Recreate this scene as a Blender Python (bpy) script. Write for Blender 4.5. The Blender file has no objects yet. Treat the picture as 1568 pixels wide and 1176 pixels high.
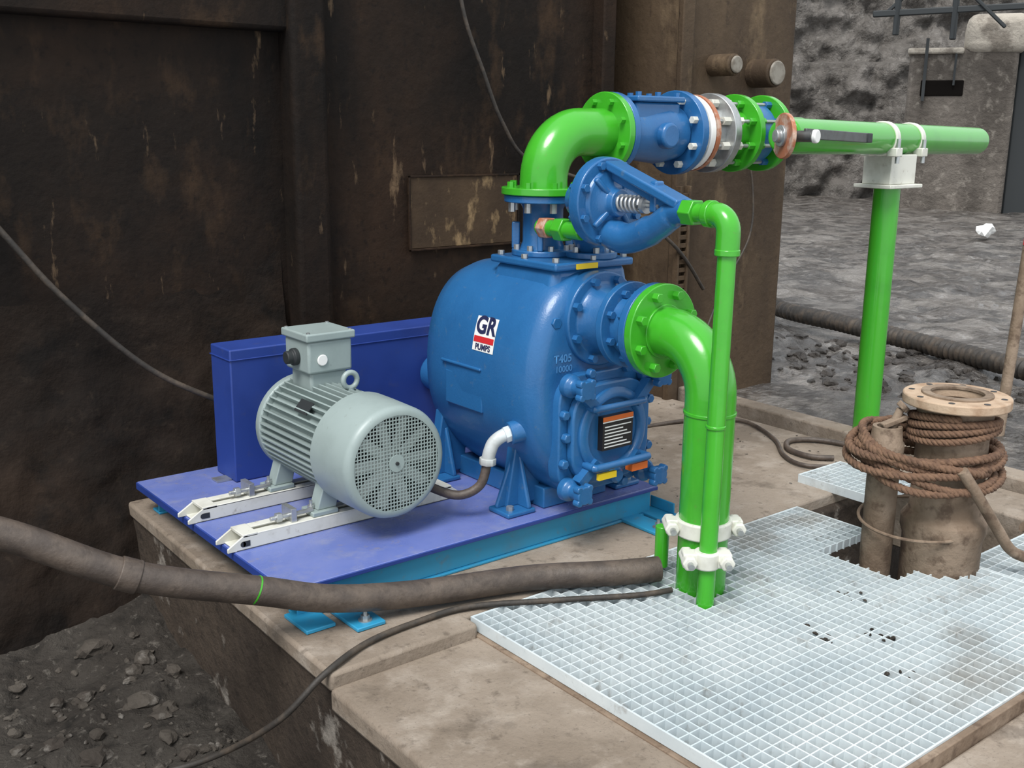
import bpy, bmesh, math, random
from mathutils import Vector, Matrix, noise
random.seed(7)
PI=math.pi
def V(*a): return Vector(a)
sc=bpy.context.scene
sc.view_settings.view_transform='Standard'
sc.view_settings.look='None'

# ---------------------------------------------------------------- materials
def srgb(r,g,b):
    f=lambda c:(c/255/12.92) if c/255<=.04045 else ((c/255+.055)/1.055)**2.4
    return (f(r),f(g),f(b),1)
def mat(name,base,layers=(),rough=.5,metal=0,bump=0,bscale=60,rvar=None,coat=0,bdist=.01,bstretch=(1,1,1),spec=.5):
    m=bpy.data.materials.new(name); m.use_nodes=True
    nt=m.node_tree; N=nt.nodes; L=nt.links
    b=N['Principled BSDF']; b.inputs['Roughness'].default_value=rough; b.inputs['Metallic'].default_value=metal
    b.inputs['Coat Weight'].default_value=coat; b.inputs['Specular IOR Level'].default_value=spec
    tc=N.new('ShaderNodeTexCoord')
    def nz(scale,stretch=(1,1,1),detail=6,off=0):
        mp=N.new('ShaderNodeMapping'); mp.inputs['Scale'].default_value=stretch; mp.inputs['Location'].default_value=(off,off*.7,off*.3)
        L.new(tc.outputs['Object'],mp.inputs['Vector'])
        n=N.new('ShaderNodeTexNoise'); n.inputs['Scale'].default_value=scale; n.inputs['Detail'].default_value=detail; n.inputs['Roughness'].default_value=.62
        L.new(mp.outputs[0],n.inputs['Vector']); return n
    prev=None
    for i,(s,lo,hi,c,st,fac) in enumerate(layers):
        n=nz(s,st,8,i*3.7+len(name)*.31)
        r=N.new('ShaderNodeMapRange'); r.inputs[1].default_value=lo; r.inputs[2].default_value=hi; r.inputs[3].default_value=0; r.inputs[4].default_value=fac
        L.new(n.outputs[0],r.inputs[0])
        mx=N.new('ShaderNodeMix'); mx.data_type='RGBA'
        L.new(r.outputs[0],mx.inputs[0])
        if prev is None: mx.inputs[6].default_value=base
        else: L.new(prev,mx.inputs[6])
        mx.inputs[7].default_value=c
        prev=mx.outputs[2]
    if prev is None: b.inputs['Base Color'].default_value=base
    else: L.new(prev,b.inputs['Base Color'])
    if rvar:
        n=nz(rvar[0],(1,1,1),6,9.1); r=N.new('ShaderNodeMapRange')
        r.inputs[1].default_value=.4; r.inputs[2].default_value=.6; r.inputs[3].default_value=rvar[1]; r.inputs[4].default_value=rvar[2]
        L.new(n.outputs[0],r.inputs[0]); L.new(r.outputs[0],b.inputs['Roughness'])
    if bump:
        n=nz(bscale,bstretch,8,2.2); bp=N.new('ShaderNodeBump'); bp.inputs['Strength'].default_value=bump; bp.inputs['Distance'].default_value=bdist
        L.new(n.outputs[0],bp.inputs['Height']); L.new(bp.outputs[0],b.inputs['Normal'])
    return m
o1=(1,1,1)
green=mat('green_paint',srgb(66,168,42),[(6,.5,.75,srgb(54,148,36),o1,.6),(40,.62,.75,srgb(110,120,70),o1,.35)],rough=.25,bump=.05,bscale=40,coat=.3)
blue=mat('cast_blue_paint',srgb(42,102,156),[(5,.45,.7,srgb(34,88,140),o1,.6),(30,.62,.76,srgb(104,120,128),o1,.5)],rough=.28,bump=.3,bscale=110,bdist=.003,coat=.2)
lblue=mat('light_blue_paint',srgb(48,146,188),[(7,.5,.7,srgb(84,125,146),o1,.5),(25,.6,.75,srgb(120,110,95),o1,.5)],rough=.4)
purple=mat('violet_blue_paint',srgb(98,114,178),[(3,.4,.7,srgb(118,128,182),o1,.7),(9,.52,.7,srgb(138,142,170),o1,.55),(30,.6,.72,srgb(140,132,130),o1,.5)],rough=.3,rvar=(8,.22,.45))  # blue paint with the sky's lavender reflection mixed into its colour
guardm=mat('guard_blue_paint',srgb(42,66,140),[(4,.45,.7,srgb(34,54,118),o1,.6),(18,.6,.74,srgb(74,80,118),o1,.4)],rough=.42)
motorm=mat('motor_grey_paint',srgb(150,164,162),[(7,.45,.7,srgb(136,149,147),o1,.6),(50,.62,.75,srgb(104,106,100),o1,.35)],rough=.38,bump=.08,bscale=80,bdist=.003)
dkgrey=mat('dark_grey',srgb(40,44,46),rough=.6)
white=mat('white_paint',srgb(215,215,205),[(9,.5,.7,srgb(180,178,165),o1,.6),(30,.6,.72,srgb(120,105,85),o1,.5)],rough=.5)
steel=mat('zinc_steel',srgb(185,188,188),[(20,.45,.7,srgb(130,132,132),o1,.6)],rough=.35,metal=.7)
leverm=mat('lever_steel',srgb(96,98,98),[(20,.45,.7,srgb(70,66,60),o1,.6)],rough=.45,metal=.6)
galv=mat('galvanised_steel',srgb(214,222,224),[(3,.4,.65,srgb(186,198,203),o1,.7),(1.8,.57,.67,srgb(132,120,104),o1,.5),(14,.6,.7,srgb(120,110,98),o1,.45),(60,.58,.72,srgb(160,168,170),o1,.4)],rough=.42,metal=.05)
rubber=mat('black_rubber',srgb(52,48,44),[(12,.45,.65,srgb(92,80,68),o1,.8),(60,.5,.7,srgb(60,52,45),o1,.6)],rough=.6,bump=.3,bscale=50)
hosem=mat('muddy_hose',srgb(74,65,59),[(9,.42,.62,srgb(100,88,78),o1,.8),(40,.5,.7,srgb(56,47,41),o1,.6)],rough=.5,bump=.3,bscale=50)
ropem=mat('rope_fibre',srgb(122,94,74),[(40,.4,.65,srgb(84,62,50),o1,.8)],rough=.9,bump=.4,bscale=200)
rust=mat('muddy_rust',srgb(118,100,83),[(6,.42,.6,srgb(150,132,114),o1,.8),(20,.52,.66,srgb(78,60,47),o1,.7)],rough=.8,bump=.5,bscale=35)
flrust=mat('flange_rust',srgb(186,162,138),[(10,.45,.62,srgb(150,120,94),o1,.8)],rough=.75,bump=.3,bscale=60)
copper=mat('copper_orange',srgb(170,108,78),[(18,.5,.65,srgb(205,190,175),o1,.7)],rough=.5)
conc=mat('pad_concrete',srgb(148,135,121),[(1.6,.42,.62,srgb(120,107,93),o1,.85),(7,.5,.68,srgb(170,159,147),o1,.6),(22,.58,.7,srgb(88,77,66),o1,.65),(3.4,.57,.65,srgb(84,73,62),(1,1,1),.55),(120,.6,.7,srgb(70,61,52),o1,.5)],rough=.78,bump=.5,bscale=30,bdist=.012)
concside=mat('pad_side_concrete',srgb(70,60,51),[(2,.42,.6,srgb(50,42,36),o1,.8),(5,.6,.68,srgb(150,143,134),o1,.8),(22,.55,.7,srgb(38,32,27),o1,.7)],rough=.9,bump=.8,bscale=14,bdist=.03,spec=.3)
WL=[(.9,.42,.62,srgb(52,37,26),o1,.85),(1.3,.45,.65,srgb(14,11,9),(1,1,.35),.9),(5,.55,.7,srgb(72,54,38),(1,1,.5),.55),(8,.63,.71,srgb(138,114,88),(1.6,1,.4),.5),(30,.55,.7,srgb(16,12,10),o1,.6)]
wallm=mat('grimy_steel_wall',srgb(30,23,18),WL,rough=.75,bump=.4,bscale=12,bdist=.02,spec=.2)
bankm=mat('grimy_caked_wall',srgb(29,23,19),[(.9,.42,.62,srgb(46,35,27),o1,.85),(6,.5,.66,srgb(18,15,13),o1,.8),(16,.6,.72,srgb(58,48,39),o1,.45)],rough=.85,bump=.5,bscale=11,bdist=.03,spec=.2)
colm=mat('column_steel',srgb(88,72,55),[(1.5,.42,.62,srgb(60,48,37),(1,1,.4),.85),(5,.55,.68,srgb(120,101,78),(1,1,.4),.7),(20,.58,.7,srgb(48,38,31),o1,.6)],rough=.75,bump=.4,bscale=14,bdist=.02,spec=.3)
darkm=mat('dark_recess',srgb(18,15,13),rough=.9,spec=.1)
pitm=mat('pit_dirt',srgb(58,53,48),[(2,.42,.6,srgb(82,77,71),o1,.8),(10,.52,.66,srgb(33,30,27),o1,.8),(30,.58,.68,srgb(124,118,110),o1,.6)],rough=.85,bump=1,bscale=18,bdist=.05,spec=.3)
rockm=mat('rubble_rock',srgb(86,80,73),[(2,.45,.6,srgb(56,50,45),o1,.8),(12,.55,.68,srgb(140,135,128),o1,.7)],rough=.9,bump=.7,bscale=25,bdist=.02,spec=.3)
mudm=mat('wet_mud',srgb(84,78,73),[(1.3,.44,.56,srgb(120,114,108),(1,1,1),.85),(3.2,.47,.57,srgb(50,45,41),o1,.85),(7,.55,.66,srgb(150,145,140),o1,.5)],rough=.2,bump=1,bscale=3.5,bdist=.16,rvar=(1.1,.05,.38),spec=1.0)
clodm=mat('dark_mud',srgb(66,60,55),[(2.5,.46,.6,srgb(42,38,34),o1,.85),(9,.55,.68,srgb(104,97,90),o1,.5)],rough=.4,bump=1,bscale=12,bdist=.05)
farm=mat('far_rubble',srgb(106,101,96),[(.35,.42,.62,srgb(78,73,68),o1,.7),(1.2,.45,.65,srgb(134,129,124),(1,1,.5),.8),(3.5,.5,.66,srgb(60,56,52),(1,1,.7),.8),(9,.55,.68,srgb(150,146,140),o1,.5)],rough=.85,bump=1,bscale=3,bdist=.25)
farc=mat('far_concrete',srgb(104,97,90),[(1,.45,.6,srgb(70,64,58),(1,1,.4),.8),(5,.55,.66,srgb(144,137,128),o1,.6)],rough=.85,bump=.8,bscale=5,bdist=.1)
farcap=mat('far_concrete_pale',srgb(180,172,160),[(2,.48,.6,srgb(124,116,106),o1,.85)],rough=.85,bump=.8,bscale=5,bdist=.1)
redm=mat('red_paint',srgb(200,40,45),rough=.5)
yellow=mat('yellow_label',srgb(235,200,30),rough=.5)
orange=mat('orange_label',srgb(225,110,40),rough=.5)
labw=mat('label_white',srgb(235,235,232),rough=.4)
labk=mat('label_black',srgb(35,32,32),rough=.4)
navy=mat('label_navy',srgb(40,45,80),rough=.4)

# ---------------------------------------------------------------- mesh builder
def grp(name):
    e=bpy.data.objects.new(name,None); sc.collection.objects.link(e); e.empty_display_size=.1; return e
def frame(ax):
    ax=ax.normalized(); t=V(0,0,1) if abs(ax.z)<.9 else V(1,0,0)
    a=ax.cross(t).normalized(); return a,ax.cross(a).normalized()
def ptframes(P,closed=False):
    n=len(P); T=[]
    for i in range(n):
        if closed: t=P[(i+1)%n]-P[i-1]
        else: t=P[min(i+1,n-1)]-P[max(i-1,0)]
        T.append(t.normalized())
    a,b=frame(T[0]); F=[(a,b)]
    for i in range(1,n):
        q=T[i-1].rotation_difference(T[i]); a=q@F[-1][0]; a=(a-T[i]*a.dot(T[i])).normalized(); F.append((a,T[i].cross(a)))
    return T,F
def catmull(pts,k=8):
    P=[V(*p) for p in pts]; out=[]
    for i in range(len(P)-1):
        p0=P[max(i-1,0)];p1=P[i];p2=P[i+1];p3=P[min(i+2,len(P)-1)]
        for j in range(k):
            t=j/k
            out.append(.5*((2*p1)+(p2-p0)*t+(2*p0-5*p1+4*p2-p3)*t*t+(3*p1-p0-3*p2+p3)*t**3))
    out.append(P[-1]); return out
class M:
    def __init__(s,name,mat,par=None,bevel=0,smooth=38,seg=2):
        s.n=name;s.m=mat;s.p=par;s.b=bevel;s.s=smooth;s.seg=seg;s.bm=bmesh.new()
    def tube(s,P,r,n=20,caps=True):
        P=[V(*p) for p in P]; T,F=ptframes(P); rings=[]
        for i,p in enumerate(P):
            rr=r[i] if isinstance(r,(list,tuple)) else r
            rings.append([s.bm.verts.new(p+(F[i][0]*math.cos(2*PI*k/n)+F[i][1]*math.sin(2*PI*k/n))*rr) for k in range(n)])
        for A,B in zip(rings,rings[1:]):
            for k in range(n): s.bm.faces.new((A[k],A[(k+1)%n],B[(k+1)%n],B[k]))
        if caps:
            s.bm.faces.new(rings[0][::-1]); s.bm.faces.new(rings[-1])
        return s
    def cyl(s,p0,p1,r,r1=None,n=28): return s.tube([p0,p1],[r,r if r1 is None else r1],n)
    def lathe(s,o,ax,prof,n=40,closed=False):
        o=V(*o);ax=V(*ax).normalized();a,b=frame(ax);rings=[]
        for d,r in prof:
            rings.append([s.bm.verts.new(o+ax*d+(a*math.cos(2*PI*k/n)+b*math.sin(2*PI*k/n))*max(r,1e-5)) for k in range(n)])
        pairs=list(zip(rings,rings[1:]))
        if closed: pairs.append((rings[-1],rings[0]))
        for A,B in pairs:
            for k in range(n): s.bm.faces.new((A[k],A[(k+1)%n],B[(k+1)%n],B[k]))
        if not closed:
            s.bm.faces.new(rings[0][::-1]); s.bm.faces.new(rings[-1])
        return s
    def box(s,c,size,rot=None):
        c=V(*c);h=V(*size)/2;vs=[]
        for x in(-1,1):
            for y in(-1,1):
                for z in(-1,1):
                    v=V(x*h.x,y*h.y,z*h.z)
                    if rot is not None: v=rot@v
                    vs.append(s.bm.verts.new(c+v))
        for f in((0,1,3,2),(4,6,7,5),(0,4,5,1),(2,3,7,6),(0,2,6,4),(1,5,7,3)): s.bm.faces.new([vs[i] for i in f])
        return s
    def bb(s,x0,x1,y0,y1,z0,z1): return s.box(((x0+x1)/2,(y0+y1)/2,(z0+z1)/2),(x1-x0,y1-y0,z1-z0))
    def bar(s,p0,p1,w,h,up=(0,0,1)):
        p0=V(*p0);p1=V(*p1);d=(p1-p0);x=d.normalized();y=V(*up).cross(x)
        if y.length<1e-3: y=V(0,1,0)
        y.normalize();z=x.cross(y);R=Matrix((x,y,z)).transposed()
        return s.box((p0+p1)/2,(d.length,w,h),R)
    def prism(s,poly,axis,lo,hi):
        def mk(p,d):
            if axis=='x':return V(d,p[0],p[1])
            if axis=='y':return V(p[0],d,p[1])
            return V(p[0],p[1],d)
        A=[s.bm.verts.new(mk(p,lo)) for p in poly];B=[s.bm.verts.new(mk(p,hi)) for p in poly]
        n=len(A);s.bm.faces.new(A[::-1]);s.bm.faces.new(B)
        for i in range(n): s.bm.faces.new((A[i],A[(i+1)%n],B[(i+1)%n],B[i]))
        return s
    def frustum(s,a,za,b,zb):
        A=[s.bm.verts.new(V(x,y_,za)) for x,y_ in((a[0],a[2]),(a[1],a[2]),(a[1],a[3]),(a[0],a[3]))]
        B=[s.bm.verts.new(V(x,y_,zb)) for x,y_ in((b[0],b[2]),(b[1],b[2]),(b[1],b[3]),(b[0],b[3]))]
        s.bm.faces.new(A[::-1]);s.bm.faces.new(B)
        for i in range(4): s.bm.faces.new((A[i],A[(i+1)%4],B[(i+1)%4],B[i]))
        return s
    def hexring(s,o,ax,R,nb,d0,d1,r=.014,ph=0,n=6):
        o=V(*o);ax=V(*ax).normalized();a,b=frame(ax)
        for k in range(nb):
            t=2*PI*(k+.5)/nb+ph; c=o+(a*math.cos(t)+b*math.sin(t))*R
            s.cyl(c+ax*d0,c+ax*d1,r,n=n)
        return s
    def done(s):
        bm=s.bm; bmesh.ops.recalc_face_normals(bm,faces=bm.faces)
        me=bpy.data.meshes.new(s.n); bm.to_mesh(me); bm.free(); me.materials.append(s.m)
        if s.s:
            me.shade_smooth(); me.set_sharp_from_angle(angle=math.radians(s.s))
        o=bpy.data.objects.new(s.n,me); sc.collection.objects.link(o)
        if s.p: o.parent=s.p
        if s.b:
            b=o.modifiers.new('bevel','BEVEL'); b.width=s.b; b.segments=s.seg; b.limit_method='ANGLE'; b.angle_limit=math.radians(35)
        return o
def flange(g,name,m,c,ax,R,t,nb=8,nut=None,nr=.013,L=.02,both=False,ph=0):
    c=V(*c);ax=V(*ax).normalized()
    M(name,m,g,bevel=.003).lathe(c,ax,[(0,R),(t,R)],48).done()
    if nut:
        q=M(name+'_nuts',nut,g,bevel=.001); q.hexring(c,ax,R*.8,nb,t-.001,t+L,nr,ph)
        if both: q.hexring(c,ax,R*.8,nb,-L,.001,nr,ph)
        q.done()
def arc(c,r,a0,a1,ea,eb,n=14):
    c=V(*c);ea=V(*ea);eb=V(*eb)
    return [c+ea*(r*math.cos(a0+(a1-a0)*i/n))+eb*(r*math.sin(a0+(a1-a0)*i/n)) for i in range(n+1)]
def text_mesh(txt,size,fn,name,m,par,bold=0):
    cu=bpy.data.curves.new('tmp','FONT'); cu.body=txt; cu.size=size; cu.align_x='CENTER'; cu.align_y='CENTER'; cu.offset=bold
    ob=bpy.data.objects.new('tmp',cu); sc.collection.objects.link(ob)
    dg=bpy.context.evaluated_depsgraph_get(); me=bpy.data.meshes.new_from_object(ob.evaluated_get(dg))
    bpy.data.objects.remove(ob)
    for v in me.vertices: v.co=fn(v.co.x,v.co.y)
    me.materials.clear(); me.materials.append(m)
    o=bpy.data.objects.new(name,me); sc.collection.objects.link(o); o.parent=par; return o

# ---------------------------------------------------------------- ground / shell
g=grp('concrete_pad')
M('upper_slab',conc,g,bevel=.012).prism([(1.31,2.43),(1.83,2.43),(1.83,2.495),(4.42,2.495),(4.42,4.5),(1.36,4.5)],'z',-.06,0).done()
M('front_slab',conc,g,bevel=.015).prism([(1.30,-1),(1.86,-1),(1.86,2.44),(1.31,2.44)],'z',-.12,-.045).done()
M('near_slab',conc,g,bevel=.01).bb(1.86,5.5,-1,1.17,-.3,-.045).done()
M('right_slab',conc,g,bevel=.01).bb(4.12,4.42,1.17,2.495,-.3,-.002).done()
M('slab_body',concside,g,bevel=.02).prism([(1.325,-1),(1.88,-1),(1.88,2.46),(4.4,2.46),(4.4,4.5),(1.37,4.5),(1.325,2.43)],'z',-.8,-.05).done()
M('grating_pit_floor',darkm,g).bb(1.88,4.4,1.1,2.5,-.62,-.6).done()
g=grp('kerb')
M('kerb_beam',conc,g,bevel=.01).prism([(4.42,1.0),(4.56,1.0),(4.62,4.1),(4.50,4.1)],'z',-.1,.05).done()

def grid(name,m,xs,ys,fn,smooth=180):
    bm=bmesh.new(); R=[[bm.verts.new(fn(x,y)) for y in ys] for x in xs]
    for i in range(len(xs)-1):
        for j in range(len(ys)-1): bm.faces.new((R[i][j],R[i+1][j],R[i+1][j+1],R[i][j+1]))
    me=bpy.data.meshes.new(name); bm.to_mesh(me); bm.free(); me.materials.append(m); me.shade_smooth()
    o=bpy.data.objects.new(name,me); sc.collection.objects.link(o); return o
def fb(x,y,s,z=0): return noise.fractal(V(x*s,y*s,z),1,2,5)
def sm(t): t=max(0,min(1,t)); return t*t*(3-2*t)
def lin(a,b,n): return [a+(b-a)*i/n for i in range(n+1)]
def pitz(x,y):
    return -.50+.12*sm((y-3.6)/.8)+.08*sm((x-.9)/.5)*sm((y-2.6)/1.2)+.045*fb(x,y,2.5)+.022*fb(x,y,9)
grid('pit_ground',pitm,lin(-3,1.4,150),lin(-1,4.6,180),lambda x,y:V(x,y,pitz(x,y)))
def bank(x,z):
    zt=.95+.25*fb(x,0,1.1,7)+.06*fb(x,z,5,1)
    f=max(0,zt-z)
    return V(x,4.322-.34*sm(f/1.7)**1.3-.03*fb(x,z,1.8,4)*sm(f*1.5)-.010*fb(x,z,8,2)*sm(f*2)+(.02 if f<=0 else 0),z)
grid('wall_caked_base',bankm,lin(-3,2.15,190),lin(-.6,1.4,100),bank)
def mudz(x,y):
    near=sm((x-4.6)/1.2)
    berm=.16*math.exp(-((x-6.1)/.9)**2)
    far_=sm((x-7)/2)
    return -.05+near*(.03*fb(x,y,.9)+.022*fb(x,y,3.1))+far_*(.05*fb(x,y,1.3,3)+.02*fb(x,y,4,5))+near*berm*(.35+fb(x,y,1.4)*.6+.25*fb(x,y,4.5))
xs=lin(4.5,9,150)+lin(9.1,14,110)+lin(14.2,40,100); ys=lin(-6,0,12)+lin(.1,9,180)+lin(9.2,30,120)
grid('mud_ground',mudm,xs,ys,lambda x,y:V(x,y,mudz(x,y)))
def rocks(name,m,lst):
    bm=bmesh.new()
    for (x,y,z,r) in lst:
        st=bmesh.ops.create_icosphere(bm,subdivisions=2,radius=r); o=V(x*7,y*9,r*50)
        sx,sy,sz=random.uniform(.7,1.3),random.uniform(.7,1.3),random.uniform(.45,.8)
        for v in st['verts']:
            k=1+.55*noise.noise(v.co/r*1.1+o); v.co=V(v.co.x*k*sx,v.co.y*k*sy,v.co.z*k*sz)+V(x,y,z)
    me=bpy.data.meshes.new(name); bm.to_mesh(me); bm.free(); me.materials.append(m)
    ob=bpy.data.objects.new(name,me); sc.collection.objects.link(ob); return ob
L=[]
for i in range(900):
    x=random.uniform(-.6,1.28);y=random.uniform(1.6,3.85);r=random.choice([.006,.008,.012,.015,.02,.03,.045 if random.random()<.25 else .01])
    L.append((x,y,pitz(x,y)+r*.2,r))
rocks('pit_rubble',rockm,L)
L=[]
for i in range(460):
    x=random.gauss(6.0,.4);y=random.uniform(1.5,5.6);r=random.choice([.012,.02,.03,.045])
    if x<5.5: continue
    L.append((x,y,mudz(x,y),r))
rocks('mud_clods',clodm,L)
L=[]
for i in range(260):
    x=random.uniform(1.35,4.4);y=random.uniform(2.5,4.1)
    if x<3.1 and y>2.6: continue
    if y<2.6: continue
    L.append((x,y,.001,random.choice([.003,.004,.006])))
rocks('pad_grit',rockm,L)

# ---------------------------------------------------------------- wall
g=grp('wall_back')
M('panel_left',wallm,g,bevel=.01).bb(-3,2.2,4.32,4.42,-.8,1.9).done()
M('header_left',wallm,g,bevel=.02).bb(-3,2.2,4.24,4.42,1.88,4.2).done()
M('pillar',wallm,g,bevel=.03,seg=4).bb(2.18,2.35,4.2,4.42,-.1,4.2).done()
M('panel_back',wallm,g,bevel=.01).bb(2.33,4.0,4.28,4.42,-.1,4.2).done()
q=M('panel_ribs',wallm,g,bevel=.01)
q.bb(3.96,4.05,4.2,4.42,-.1,4.2)
q.done()
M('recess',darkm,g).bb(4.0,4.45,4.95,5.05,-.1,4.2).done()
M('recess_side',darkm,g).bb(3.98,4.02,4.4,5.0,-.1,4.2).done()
g=grp('steel_column')
M('column_body',colm,g,bevel=.012).prism([(4.38,4.06),(5.36,4.06),(5.36,4.9),(4.38,4.9)],'z',-.1,4.2).done()
M('column_flange',colm,g,bevel=.008).bb(4.36,4.45,4.02,4.06,-.05,4.2).done()
q=M('column_studs',colm,g,bevel=.012,seg=3)
for x,z,r in((4.65,1.84,.058),(5.0,1.81,.078)): q.cyl((x,4.07,z),(x,3.9,z),r,n=24)
q.done()
q=M('stud_ends',mat('stud_grey',srgb(140,134,124),[(20,.45,.65,srgb(100,90,78),o1,.8)],rough=.6),g,bevel=.008,seg=3)
for x,z,r in((4.65,1.84,.046),(5.0,1.81,.066)): q.cyl((x,3.9,z),(x,3.885,z),r,n=24)
q.done()
q=M('slotted_strip',colm,g,bevel=.002)
for i in range(14): q.bb(4.37,4.43,3.99,4.02,.55+i*.045,.575+i*.045)
q.bb(4.355,4.37,3.98,4.02,.53,1.2).bb(4.43,4.445,3.98,4.02,.53,1.2).done()
g=grp('wall_name_plate')
M('plate',mat('plate_tan',srgb(76,60,43),[(3,.42,.6,srgb(56,43,31),o1,.8),(10,.54,.66,srgb(160,134,98),(1,1,.5),.75)],rough=.7,bump=.3,bscale=40,spec=.3),g,bevel=.004).bb(2.80,3.45,4.262,4.285,.93,1.27).done()
q=M('plate_rim',wallm,g,bevel=.002); q.bb(2.79,3.46,4.255,4.265,.92,.93).bb(2.79,3.46,4.255,4.265,1.265,1.275).bb(2.79,2.80,4.255,4.265,.92,1.275).bb(3.45,3.46,4.255,4.265,.92,1.275).done()

# far background
A=V(18.0,18.6,0);B=V(31.5,7.6,0);D=(B-A).normalized();Nn=V(-D.y,D.x,0)
if Nn.dot(V(1,1,0))<0: Nn=-Nn
def far(u,w):
    d=.5*fb(u,w,.5,3)+.35*fb(u,w,1.6,8)+w*.12
    if w>3.4: d+=.5
    return A+D*u+Nn*d+V(0,0,w-.3)
grid('wall_far_rubble',farm,lin(0,17.4,190),lin(0,7,90),far)
g=grp('concrete_block_ruin')
c=V(21.4,12.0,0)
R=Matrix.Rotation(math.radians(-60),3,'Z')
def lb(q,x0,x1,y0,y1,z0,z1):
    m=V((x0+x1)/2,(y0+y1)/2,(z0+z1)/2); q.box(c+R@m,(x1-x0,y1-y0,z1-z0),R)
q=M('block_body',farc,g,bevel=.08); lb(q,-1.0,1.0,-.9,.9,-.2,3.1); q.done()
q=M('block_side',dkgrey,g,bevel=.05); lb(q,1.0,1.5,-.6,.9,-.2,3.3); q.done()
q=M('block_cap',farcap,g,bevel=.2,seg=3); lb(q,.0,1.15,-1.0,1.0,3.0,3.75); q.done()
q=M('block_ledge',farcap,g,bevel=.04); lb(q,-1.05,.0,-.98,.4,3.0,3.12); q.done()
q=M('block_opening',darkm,g,bevel=.02); lb(q,-.75,.05,-.93,-.8,2.2,2.5); q.done()
q=M('block_rebar',dkgrey,g); lb(q,-.72,-.66,-1.0,-.93,2.1,3.3); lb(q,-.16,-.12,-1.0,-.93,2.4,3.0); q.done()
g=grp('overhead_girders')
q=M('beams',dkgrey,g,bevel=.02)
p=V(19.2,12.0,0)
q.bar(p+V(-.2,.6,3.7),p+V(1.6,-2.6,3.8),.12,.12); q.bar(p+V(-.2,.6,4.2),p+V(2.6,-3.6,4.1),.1,.1)
q.bar(p+V(0,.2,3.3),p+V(0,.2,5.2),.1,.1,(1,0,0)); q.bar(p+V(.5,-.7,3.2),p+V(.5,-.7,5.2),.1,.1,(1,0,0)); q.bar(p+V(-.1,.4,3.7),p+V(.7,-1.0,5.2),.07,.07); q.bar(p+V(.9,-1.5,3.4),p+V(.2,-.2,4.8),.07,.07)
q.done()

# ---------------------------------------------------------------- skid
g=grp('pump_base_skid')
M('top_plate',purple,g,bevel=.003).bb(1.355,2.975,2.77,4.05,.108,.12).done()
q=M('plate_edge_lip',guardm,g,bevel=.002); q.bb(1.355,2.975,2.766,2.772,.104,.1185).bb(1.350,1.357,2.77,4.05,.09,.118).done()
q=M('channels',lblue,g,bevel=.003)
for y0,y1,w in((2.785,2.86,2.80),(3.95,4.02,3.958)):
    q.bb(1.40,2.965,y0,y1,.097,.108).bb(1.40,2.965,y0,y1,.0,.010).bb(1.40,2.965,w-.004,w+.004,.01,.097)
for x in(1.45,2.2,2.93): q.bb(x,x+.012,2.86,3.95,.01,.1)
q.done()
q=M('foot_pads',lblue,g,bevel=.003)
for x in(1.37,1.50,2.80,2.92): q.bb(x,x+.10,2.60 if x in(1.50,2.80) else 2.68,2.83,.001,.014)
q.bb(3.0,3.006,2.70,2.83,.014,.06)
q.done()
q=M('anchor_bolts',steel,g)
for x in(1.55,2.85): q.cyl((x,2.64,.014),(x,2.64,.032),.014,n=6).cyl((x,2.64,.03),(x,2.64,.045),.007,n=10).cyl((x,2.64,.013),(x,2.64,.017),.022,n=20)
q.done()

# ---------------------------------------------------------------- belt guard
g=grp('belt_guard')
M('guard_shell',guardm,g,bevel=.006,seg=3).bb(1.66,2.98,3.80,3.98,.121,.655).done()
q=M('guard_seams',guardm,g,bevel=.001); q.bb(1.656,2.984,3.796,3.984,.612,.616); q.done()
M('guard_foot',steel,g).bb(1.60,1.66,3.84,3.9,.121,.127).done()

# ---------------------------------------------------------------- motor
mx,mz=1.84,.398
g=grp('electric_motor')
y=(0,1,0)
M('fan_cowl',motorm,g,smooth=50).lathe((mx,2.9,mz),y,[(0,.166),(0,.178),(.008,.191),(.025,.197),(.17,.200),(.235,.200),(.235,.192),(.03,.19),(.012,.174)],64,closed=True).done()
M('cowl_back',dkgrey,g).lathe((mx,3.0,mz),y,[(0,.19),(.01,.19)],48).done()
q=M('fan_blades',mat('fan_pale',srgb(215,222,220),rough=.5),g)
for k in range(10):
    t=2*PI*k/10; R=Matrix.Rotation(t,3,'Y'); q.box(V(mx,2.930,mz)+R@V(.1,0,0),(.12,.012,.036),R@Matrix.Rotation(.5,3,'X'))
q.lathe((mx,2.925,mz),y,[(0,.038),(.05,.042)],24); q.done()
q=M('grille',motorm,g)
p=.0125;n=int(.170/p)
for i in range(-n,n+1):
    h=math.sqrt(max(.172**2-(i*p)**2,0))
    if h>.01:
        q.box((mx+i*p,2.903,mz),(.0036,.003,2*h)); q.box((mx,2.9035,mz+i*p),(2*h,.003,.0036))
q.lathe((mx,2.9,mz),y,[(0,.03),(.005,.03)],28); q.done()
M('grille_plug',dkgrey,g).lathe((mx,2.894,mz),y,[(0,.006),(.01,.007)],16).done()
M('stator_body',motorm,g).lathe((mx,3.12,mz),y,[(0,.158),(.46,.158)],48).done()
q=M('cooling_fins',motorm,g)
for k in range(44):
    t=2*PI*k/44
    if abs(math.cos(t))<.28 and math.sin(t)<0: continue
    R=Matrix.Rotation(-t,3,'Y'); q.box(V(mx,3.34,mz)+R@V(.169,0,0),(.036,.42,.006),R)
q.done()
M('drive_end_bell',motorm,g,bevel=.006).lathe((mx,3.55,mz),y,[(0,.186),(.03,.188),(.045,.18),(.07,.12),(.1,.08)],48).done()
M('shaft',steel,g).cyl((mx,3.64,mz),(mx,3.8,mz),.025).done()
q=M('motor_feet',motorm,g,bevel=.004)
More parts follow.
